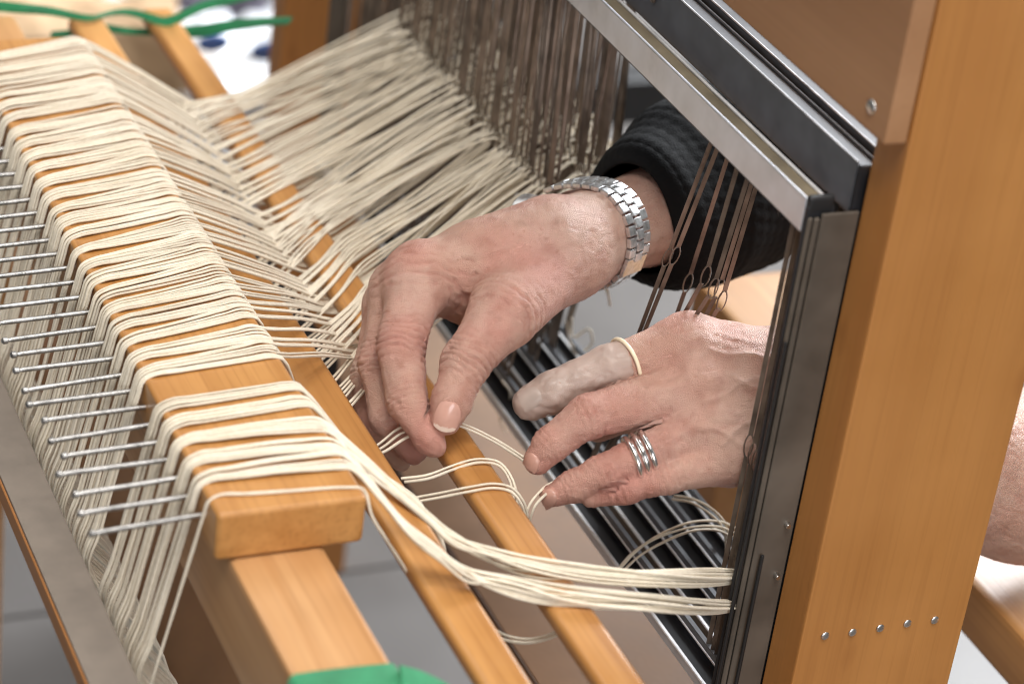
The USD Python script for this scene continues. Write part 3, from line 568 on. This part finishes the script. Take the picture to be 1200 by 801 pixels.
def veins(mesh, paths, wd, amp):
    for pp in paths:
        q = np.array([surf(mesh, dep(u, v, 1.30)) for u, v in spline([(u, v, 0) for u, v in pp], 8)[:, :2]]); d, _ = cKDTree(q).query(mesh.vertices)
        mesh.vertices = mesh.vertices + np.array(mesh.vertex_normals) * (amp * np.exp(-(d / wd) ** 2))[:, None]
def surf(mesh, p):   # push a point out to the surface on the camera's side
    q = towards(p); t = mesh.vertices - p; s = t @ q; d = np.linalg.norm(t - s[:, None] * q, axis=1); k = d < .0016
    return p + q * (s[k].max() if k.any() else 0)
# --- right hand (far one, thumb and forefinger pinching the threads)
rI = [J(492, 322, 1.305, 33), J(470, 402, 1.285, 29), J(477, 470, 1.275, 24), J(503, 515, 1.268, 17), J(511, 524, 1.268, 12)]
rT = [J(655, 300, 1.335, 42), J(592, 365, 1.290, 37), J(545, 425, 1.272, 30), J(529, 470, 1.266, 24), J(523, 490, 1.265, 19)]
rM = [J(466, 338, 1.318, 29), J(445, 425, 1.305, 25), J(455, 490, 1.295, 21), J(485, 528, 1.290, 16)]
rR = [J(456, 355, 1.340, 26), J(433, 440, 1.330, 22), J(436, 495, 1.322, 18), J(470, 533, 1.312, 14)]
rP = [J(458, 368, 1.362, 23), J(425, 462, 1.350, 18), J(440, 515, 1.340, 14), J(470, 540, 1.330, 12)]
rW = J(676, 286, 1.350, 41); rW2 = J(712, 273, 1.366, 44); rW3 = J(760, 254, 1.390, 50); rE = J(900, 192, 1.47, 76)
wr2 = J(672, 270, 1.372, 34)
palm = [(rW, rI[0], .014), (rW, (rM[0][0], rM[0][1]), .014), (wr2, rR[0], .014), (wr2, rP[0], .014), (rW, rW2, .012), (rW2, rW3, .012), (rW3, rE, .012), (wr2, J(708, 262, 1.385, 38), .012),
        (J(650, 300, 1.340, 44), J(560, 345, 1.325, 34), .02), (rT[0], rT[1], .016)]
extra = [(J(646, 268, 1.325, 30), J(560, 290, 1.312, 26), .02), (J(648, 282, 1.318, 25), J(656, 306, 1.322, 26), .008), (J(700, 262, 1.348, 34), J(672, 300, 1.335, 30), .012), (rI[0], (rI[0][0] + towards(rI[0][0]) * .001, rm(35, 1.3)), .01)]
cut = [(J(512, 392, 1.262, 7), J(503, 425, 1.262, 8), .012)]
allp = np.array([p for q in (rI, rT, rM, rR, rP, [rW, rW2, rW3, rE]) for p, _ in q])
f1, D1 = build_hand(palm, [rI, rT, rM, rR, rP], extra, cut, allp.min(0) - .05, allp.max(0) + .05)
m1 = f1.mesh(D1)
veins(m1, [[(545, 300), (580, 292), (618, 285)], [(560, 318), (595, 318), (625, 310)], [(690, 262), (684, 290), (672, 318)]], .0018, .0009)
def axis(js, i): d = js[i + 1][0] - js[i - 1][0]; return d / np.linalg.norm(d)
jt = [(rI[1][0], axis(rI, 1), rI[1][1], .012, .0036, .0011), (rI[2][0], axis(rI, 2), rI[2][1], .007, .0030, .0007), (rT[2][0], axis(rT, 2), rT[2][1], .010, .0034, .0012), (rM[1][0], axis(rM, 1), rM[1][1], .01, .0035, .0009),
      (rT[1][0], axis(rT, 1), rT[1][1], .011, .0045, .0008), (rI[0][0] + towards(rI[0][0]) * .004, axis(rI, 0 + 1), rI[0][1], .013, .0048, .0007), (rR[1][0], axis(rR, 1), rR[1][1], .009, .0035, .0008)]
rd = [(rI[1][0], .016, .5), (rT[2][0], .014, .35), (rI[3][0], .014, .8), (rT[3][0], .012, .45), (dep(640, 300, 1.30), .022, .75), (dep(600, 360, 1.262), .02, .5), (rM[3][0], .016, .7), (rI[0][0], .02, .3), (rR[2][0], .014, .5)]
cr = [([dep(520, 283, 1.278), dep(532, 305, 1.28), dep(537, 335, 1.285), dep(534, 362, 1.289), dep(522, 390, 1.288)], .0017, .0020), ([dep(506, 288, 1.276), dep(520, 318, 1.277), dep(524, 345, 1.279)], .0013, .0010),
      ([dep(672, 268, 1.312), dep(682, 300, 1.318), dep(672, 345, 1.325)], .002, .0012), ([dep(606, 352, 1.266), dep(612, 368, 1.268), dep(606, 392, 1.272)], .0012, .0012), ([dep(596, 346, 1.262), dep(604, 362, 1.264), dep(600, 388, 1.268)], .0012, .0009)]
m1, col1 = finish(m1, jt, rd, [(dep(655, 275, 1.31), .02, .5), (dep(700, 235, 1.33), .03, .25)], 21, cr)

# --- left hand (near one, seen from its back)
lI = [J(806, 404, 1.300, 35), J(716, 430, 1.292, 26), J(650, 458, 1.290, 23), J(622, 471, 1.290, 20)]
lM = [J(822, 450, 1.292, 35), J(690, 487, 1.272, 26), J(645, 520, 1.272, 21), J(630, 539, 1.273, 17)]
lR = [J(838, 496, 1.285, 33), J(706, 553, 1.268, 21), J(672, 569, 1.268, 19), J(647, 580, 1.268, 14)]
lP = [J(862, 534, 1.282, 29), J(782, 560, 1.270, 18), J(735, 574, 1.270, 15), J(692, 584, 1.270, 11)]
lT = [J(880, 440, 1.33, 36), J(800, 455, 1.345, 28), J(740, 480, 1.345, 24), J(700, 500, 1.340, 18)]
lW = J(955, 470, 1.315, 70); lW1 = J(962, 500, 1.315, 66); lF = J(1190, 556, 1.40, 84); lE = J(1420, 640, 1.48, 100)
palm = [(lW, lI[0], .02), (lW, lM[0], .02), (lW1, lR[0], .02), (lW1, lP[0], .02), (lW, lW1, .02), (lW, lF, .02), (lW1, lF, .02), (lF, lE, .02), (J(840, 440, 1.318, 40), J(880, 500, 1.31, 44), .02)]
ex = []
for js, wv in ((lI, (935, 432)), (lM, (930, 455)), (lR, (930, 482)), (lP, (930, 515))):
    a = js[0][0] + towards(js[0][0]) * (js[0][1] - rm(8, 1.28)); b = dep(wv[0], wv[1], 1.30); b = b + towards(b) * .016
    ex.append(((a, rm(12, 1.28)), (b, rm(6, 1.3)), .006))
    ex.append((J0 := (js[0][0] + towards(js[0][0]) * .006, js[0][1] - .004), J0, .008))
vein = [dep(828, 400, 1.262), dep(862, 418, 1.262), dep(900, 424, 1.266)]
cut = [(J(768, 470, 1.262, 5), J(800, 462, 1.262, 4), .010), (J(752, 520, 1.255, 6), J(790, 512, 1.258, 5), .010), (J(764, 440, 1.275, 5), J(790, 436, 1.275, 3), .008)]
allp = np.array([p for q in (lI, lM, lR, lP, lT, [lW, lF]) for p, _ in q])
f2, D2 = build_hand(palm, [lI, lM, lR, lP, lT], ex, cut, allp.min(0) - .05, allp.max(0) + [.10, .06, .05])
m2 = f2.mesh(D2)
veins(m2, [[(832, 408), (856, 415), (880, 414), (905, 420)], [(826, 470), (850, 462), (872, 446), (905, 440)], [(848, 520), (866, 500), (886, 492), (905, 478)], [(860, 440), (880, 452), (905, 455)], [(790, 512), (820, 500), (846, 505), (870, 522)], [(842, 388), (872, 396), (905, 402)]], .0016, .0011)
jt = [(lM[1][0], axis(lM, 1), lM[1][1], .010, .0036, .0006), (lR[1][0], axis(lR, 1), lR[1][1], .009, .0034, .0007), (lR[2][0], axis(lR, 2), lR[2][1], .006, .003, .0006), (lM[2][0], axis(lM, 2), lM[2][1], .006, .003, .0005), (lP[1][0], axis(lP, 1), lP[1][1], .009, .0032, .0007), (lI[1][0], axis(lI, 1), lI[1][1], .01, .0036, .0005)]
rd = [(lM[1][0], .017, .6), (lM[3][0], .015, .55), (lR[3][0], .014, .55), (lR[1][0], .014, .4), (lI[0][0], .018, .5), (lP[2][0], .014, .5), (lM[0][0], .02, .35), (dep(770, 500, 1.26), .02, .5)]
m2, col2 = finish(m2, jt, rd, [(dep(880, 430, 1.27), .012, .5), (dep(870, 500, 1.27), .02, .35)], 33)

col2 = col2 * np.array([1.0, .99, .99])
person = thing('person', 'person in a black ribbed sweater whose two hands thread the loom', 'person')
skin = trimesh.util.concatenate([m1, m2]); obj('body', trimesh.Trimesh(np.vstack([m1.vertices, m2.vertices]), np.vstack([m1.faces, m2.faces + len(m1.vertices)]), process=False), 'skin', person, smooth=True, color=np.vstack([col1, col2]))

def fingernail(mesh, c, along, out, ln, wd, label=None, look='nail_skin'):
    """a nail that follows the skin under it"""
    along = along / np.linalg.norm(along); out = out - along * (out @ along); out /= np.linalg.norm(out); side = np.cross(along, out); n = 17
    t = mesh.vertices - c; k = (np.linalg.norm(t, axis=1) < 1.25 * max(ln, wd)) & (mesh.vertex_normals @ out > .15); t = t[k]; A, B, H = t @ along, t @ side, t @ out
    co = np.linalg.lstsq(np.stack([np.ones_like(A), A, B, A * A, A * B, B * B], 1), H, rcond=None)[0]; v = []
    for i in range(n):
        for j in range(n):
            a, b = i / (n - 1) * 2 - 1, j / (n - 1) * 2 - 1; m_ = max(abs(a), abs(b)); r = math.hypot(a, b); q = (m_ / r if r > 0 else 1) ** .62; a *= q; b *= q
            x, y = a * ln, b * wd * (1 + .06 * a)
            v.append(c + along * x + side * y + out * (co @ [1, x, y, x * x, x * y, y * y] + .00075 - .0010 * max(0, (a*a + b*b) - .72) * (a < .55)))
    v = np.array(v); v2 = v - out * .0012; f = []
    for i in range(n - 1):
        for j in range(n - 1):
            a = i*n + j; f += [(a, a+1, a+n+1), (a, a+n+1, a+n)]; b = a + n*n; f += [(b, b+n+1, b+1), (b, b+n, b+n+1)]
    rim = [j for j in range(n)] + [i*n + n-1 for i in range(1, n)] + [(n-1)*n + j for j in range(n-2, -1, -1)] + [i*n for i in range(n-2, 0, -1)]
    for a, b in zip(rim, rim[1:] + rim[:1]): f += [(a, a + n*n, b), (b, a + n*n, b + n*n)]
    mm = trimesh.Trimesh(np.vstack([v, v2]), f, process=False); trimesh.repair.fix_normals(mm)
    ff = np.array(mm.faces); cx = ((mm.vertices - c) @ along)[ff].mean(1) / ln; cy = ((mm.vertices - c) @ side)[ff].mean(1) / wd; tip = cx > .62 + .22 * (1 - np.abs(cy)) ** .7 * .35
    nail = obj('fingernail', trimesh.Trimesh(mm.vertices, ff[~tip], process=False), look, person, smooth=40, label=label)
    if look == 'nail_skin': obj('nail_tip', trimesh.Trimesh(mm.vertices, ff[tip], process=False), 'nail_pale', nail, smooth=40)
    return nail
tn = surf(m1, dep(524, 488, 1.266))
fingernail(m1, tn, dep(521, 503, 1.264) - dep(530, 470, 1.2615), towards(tn), .0078, .0062, 'thumbnail of the pinching hand')
for js, u, v in ((lM, 620, 541), (lR, 641, 582)):
    p = surf(m2, dep(u, v, 1.272)); fingernail(m2, p, js[3][0] - js[2][0], towards(p) + np.array([-.8, 0.1, -.1]), .0048, .0046, look='nail_red')

# --- sleeve of the far arm
def sleeve():
    ax = [dep(740, 257, 1.384), dep(757, 249, 1.392), dep(808, 226, 1.418), dep(872, 192, 1.45), dep(960, 150, 1.50), dep(1080, 110, 1.57)]
    rad = [.0345, .0385, .0455, .0490, .052, .056]
    p = spline(ax, 22); r = np.interp(np.linspace(0, 1, len(p)), np.linspace(0, 1, len(rad)), rad); k = 150
    t = np.gradient(p, axis=0); t /= np.linalg.norm(t, axis=1, keepdims=True); s = np.r_[0, np.cumsum(np.linalg.norm(np.diff(p, axis=0), axis=1))]
    u0 = np.cross(t[0], [0, 0, 1.0]); u0 /= np.linalg.norm(u0); V = []
    for i in range(len(p)):
        u = u0 - t[i] * (u0 @ t[i]); u /= np.linalg.norm(u); w = np.cross(t[i], u); a = np.arange(k) * 2 * np.pi / k
        rib = 38; ring = s[i] / 0.0085; stag = (np.floor(ring) % 2) * .5
        knit = 0.0009 * np.abs(np.sin((a * rib / (2 * np.pi) + stag) * np.pi)) ** .5 * np.abs(math.sin(ring * math.pi)) ** .5
        fold = 0.0022 * np.sin(3 * a + s[i] * 40) + 0.003 * np.sin(2 * a + 1 - s[i] * 25) * min(1, s[i] / .04)
        fall = 0.007 * np.clip(-np.cos(a - np.arctan2((w @ [0, 0, 1.0]), (u @ [0, 0, 1.0]))), 0, 1) * min(1, s[i] / .02)
        lip = -0.0030 * math.exp(-s[i] / .003) + 0.0016 * math.sin(s[i] * 160) * math.exp(-s[i] / .03)
        rr = r[i] + knit + fold + lip + fall
        V.append(p[i] + rr[:, None] * (np.cos(a)[:, None] * u + np.sin(a)[:, None] * w))
    inner = []
    for i in (0, 4, 12): inner.append(p[i] + (V[i] - p[i]) * (0.95 if i == 0 else .90))
    rows = inner[::-1] + V; v = np.vstack(rows); n = len(rows); i, j = np.meshgrid(np.arange(n - 1), np.arange(k), indexing='ij'); j2 = (j + 1) % k
    A, B, Cc, D = i*k + j, i*k + j2, (i+1)*k + j2, (i+1)*k + j
    f = np.vstack([np.stack([A, B, Cc], -1).reshape(-1, 3), np.stack([A, Cc, D], -1).reshape(-1, 3)])
    v = np.vstack([v, p[-1:]]); jj = np.arange(k); f = np.vstack([f, np.stack([(n-1)*k + jj, (n-1)*k + (jj+1) % k, np.full(k, len(v)-1)], -1)])
    return trimesh.Trimesh(v, f, process=False)
obj('sleeve', sleeve(), 'sweater', person, smooth=True, label='black ribbed knit sleeve')

# --- latex finger stall on the near hand's forefinger
fc = Field(np.min([p for p, _ in lI], 0) - .03, np.max([p for p, _ in lI], 0) + .03, .0011); Dc = fc.new()
cotj = [(p, r + .0008) for p, r in lI]; tcut = .80
cp = cotj[0][0] + (cotj[1][0] - cotj[0][0]) * tcut; cr_ = cotj[0][1] + (cotj[1][1] - cotj[0][1]) * tcut
chain(fc, Dc, [(cp, cr_)] + cotj[1:], .0035)
axc = (lI[0][0] - lI[1][0]) / np.linalg.norm(lI[0][0] - lI[1][0])
gx = [fc.lo[q] + np.arange(fc.n[q]) * fc.h for q in range(3)]; X, Y, Z = np.meshgrid(*gx, indexing='ij')
Dc = np.maximum(Dc, ((X - cp[0]) * axc[0] + (Y - cp[1]) * axc[1] + (Z - cp[2]) * axc[2]).astype(np.float32))
mc = fc.mesh(Dc); vv = np.array(mc.vertices); nn = np.array(mc.vertex_normals)
mc.vertices = vv + nn * (0.0009 * (fbm(vv / 0.007, 3, 5) - .5) - .0006 * np.clip(1 - np.abs(fbm(vv / np.array([.010, .006, .010]), 3, 15) - .5) * 9, 0, 1) + .0006 * np.sin((vv - cp) @ axc / .0022 + 5 * noise(vv / .012, 4)) * np.clip(noise(vv / .015, 8) - .5, 0, 1))[:, None]
stall = thing('finger_stall', 'pale translucent rubber finger stall with rolled rim on the straight forefinger', 'finger stall')
obj('sheath', mc, 'latex', stall, smooth=True)
pn = surf(mc, dep(619, 466, 1.29)); pers_, person = person, stall
fingernail(mc, pn, lI[3][0] - lI[2][0], towards(pn) + np.array([-.35, .15, .1]), .0066, .0054, look='latex'); person = pers_
def around(c, ax, r, minor, n=40, k=10, el=1.0, up=None):
    ax = ax / np.linalg.norm(ax); u = np.cross(ax, [0, 0, 1.0] if up is None else up); u /= np.linalg.norm(u); w = np.cross(ax, u); a = np.linspace(0, 2 * np.pi, n + 1)
    return tube(np.array([c + r * (math.cos(t) * u + el * math.sin(t) * w) for t in a]), minor, k)
obj('rolled_rim', around(cp - axc * .0004, axc + np.array([0.1, .25, 0]), cr_ + .0003, .00105), 'latex_rim', stall, smooth=True)
# --- three silver rings
axr = lR[1][0] - lR[0][0]; axr /= np.linalg.norm(axr)
for q, (off, lab) in enumerate(((0.0, 'slim silver finger ring farthest from the knuckles, first of three stacked'), (.0042, 'slim silver finger ring in the middle of three stacked ones'), (.0084, 'silver finger ring nearest the back of the hand, last of three stacked'))):
    t = 0.735 - off / np.linalg.norm(lR[1][0] - lR[0][0]); c = lR[0][0] + (lR[1][0] - lR[0][0]) * t; r = lR[0][1] + (lR[1][1] - lR[0][1]) * t
    r = max(min(r, .0108), .0098)
    obj('finger_ring', around(c, axr + np.array([.12 + .05 * q, .1, 0]), r + .0006, .00155, 48, 12), 'ring_silver', smooth=True, label=lab, cat='ring', group='stacked silver finger rings')

# --- wrist watch
watch = thing('wrist_watch', 'steel wrist watch with a link bracelet below the black sleeve', 'watch')
wc = dep(697, 275, 1.361); wa = dep(760, 252, 1.392) - dep(676, 284, 1.346); wa /= np.linalg.norm(wa)
wu = np.array([0, 0, 1.0]) - wa * wa[2]; wu /= np.linalg.norm(wu); ww = np.cross(wa, wu)
# ellipse measured against the arm itself
def radius_at(dirv):
    t = m1.vertices - wc; s = t @ wa; k = np.abs(s) < .004; q = t[k] - s[k][:, None] * wa; a = q / (np.linalg.norm(q, axis=1, keepdims=True) + 1e-9) @ dirv
    kk = a > .985; return np.linalg.norm(q[kk], axis=1).max() if kk.any() else .025
NA = 30; case_dir = dep(674, 222, 1.44) - wc; case_dir -= wa * (case_dir @ wa); case_dir /= np.linalg.norm(case_dir)
b0 = math.atan2(case_dir @ ww, case_dir @ wu)
angs = b0 + np.arange(NA) / NA * 2 * np.pi
rads = np.array([radius_at(math.cos(a) * wu + math.sin(a) * ww) for a in angs]); rads = np.convolve(np.r_[rads[-2:], rads, rads[:2]], np.ones(5) / 5, 'valid') + .0016
ringp = np.array([wc + r * (math.cos(a) * wu + math.sin(a) * ww) for a, r in zip(angs, rads)])
def link(p, tdir, out, ax, l, w, h):
    b = rbox(-l/2, l/2, -w/2, w/2, -h/2, h/2, .0006, 3); m = np.eye(4); m[:3, 0] = tdir; m[:3, 1] = ax; m[:3, 2] = out; m[:3, 3] = p; b.apply_transform(m); return b
for i in range(NA):
    p = ringp[i]; q = ringp[(i + 1) % NA]; tdir = q - p; L = np.linalg.norm(tdir); tdir /= L; out = np.cross(tdir, wa); out /= np.linalg.norm(out); 
    if out @ (p - wc) < 0: out = -out
    da = (i + NA // 2) % NA - NA // 2
    if abs(da) <= 2: continue
    side = np.cross(out, tdir); mid = (p + q) / 2
    if 16 <= i <= 17:      # the clasp
        if i == 16:
            obj('clasp', link((p + ringp[(i + 2) % NA]) / 2 + out * .0006, tdir, out, side, L * 1.96, .0172, .0022), 'watch_steel', watch, smooth=35)
        continue
    for off, sh in ((-.0060, 0), (0, .5), (.0060, 0)):
        obj('link', link(mid + side * off + tdir * L * sh + out * (.0003 if off == 0 else 0), tdir, out, side, L * .86, .0056 if off else .0058, .0028), 'watch_steel', watch, smooth=35)
cs = trimesh.creation.cylinder(.0135, .006, sections=40); di = trimesh.creation.cylinder(.0108, .0008, sections=40); bz = trimesh.creation.torus(.0122, .0013, 40, 10)
m = np.eye(4); m[:3, 2] = case_dir; m[:3, 0] = wa; m[:3, 1] = np.cross(case_dir, wa); m[:3, 3] = ringp[0] + case_dir * .0022
for nme, g, off, mm in (('case', cs, 0, 'watch_steel'), ('bezel', bz, .0032, 'watch_steel'), ('dial', di, .0036, 'watch_dial')):
    g = g.copy(); g.apply_translation((0, 0, off)); g.apply_transform(m); obj(nme, g, mm, watch, smooth=35)
cr2 = trimesh.creation.cylinder(.0016, .003, sections=16); cr2.apply_transform(trimesh.transformations.rotation_matrix(np.pi / 2, [0, 1, 0])); cr2.apply_translation((-.0148, 0, 0)); cr2.apply_transform(m); obj('crown', cr2, 'watch_steel', watch, smooth=35)

# ------------------------------------------------------------------ things on the floor behind
def crumple(x0, x1, y0, y1, z0, z1, amp, seed, taper=0.1):
    b = box(x0, x1, y0, y1, z0, z1); 
    for _ in range(5): b = b.subdivide()
    v = np.array(b.vertices); c = np.array([(x0 + x1) / 2, (y0 + y1) / 2, 0]); f = (v[:, 2] - z0) / (z1 - z0)
    v[:, :2] = c[:2] + (v[:, :2] - c[:2]) * (1 - taper * f[:, None]); n = np.stack([fbm(v / .06, 4, seed + q) - .5 for q in range(3)], 1)
    v += n * amp * (0.3 + f[:, None]); return trimesh.Trimesh(v, b.faces, process=False)
pb = at(110, 75, z=-0.42)
obj('paper_bag', crumple(pb[0] - .13, pb[0] + .11, pb[1] - .02, pb[1] + .085, ZF, pb[2] + .040, .035, 3, .16), 'kraft', smooth=50, label='brown paper bag standing on the floor behind the lease stick ends', cat='paper bag')
wb = at(262, 95, z=-0.50)
bag = thing('plastic_bag', 'white crumpled plastic bag with blue and yellow print beside the far post', 'plastic bag')
bm = crumple(wb[0] - .15, wb[0] + .20, wb[1] - .16, wb[1] + .10, ZF, wb[2] + .05, .10, 8, .2); obj('bag', bm, 'plastic_white', bag, smooth=60)
for u, v, m_ in ((250, 50, 'plastic_blue'), (293, 76, 'plastic_yellow'), (312, 60, 'plastic_blue')):
    p = surf(bm, dep(u, v, 2.1)); s = trimesh.creation.icosphere(3, .011 if m_ == 'plastic_blue' else .014); s.apply_scale((1.2, .3, .7)); s.apply_translation(p); obj('print_patch', s, m_, bag, smooth=True)
db = at(265, 15, z=-0.5)
obj('dark_cloth', crumple(db[0] - .09, db[0] + .14, db[1] + .22, db[1] + .5, ZF, db[2] + .05, .09, 14, .3), 'cloth_dark', smooth=60, label='dark violet cloth heap on the floor behind the white plastic bag', cat='cloth')
st = at(735, 118, z=-0.36)
bench = thing('black_bench', 'black bench rail seen low behind the sleeve and the hanging heddles', 'bench')
obj('rail', rbox(st[0] - .25, st[0] + .6, st[1], st[1] + .04, st[2] - .026, st[2] + .020, .003), 'ink_black', bench)
for dx in (-.22, .54): obj('leg', rbox(st[0] + dx, st[0] + dx + .04, st[1] + .002, st[1] + .038, ZF, st[2] - .0265, .003), 'ink_black', bench)
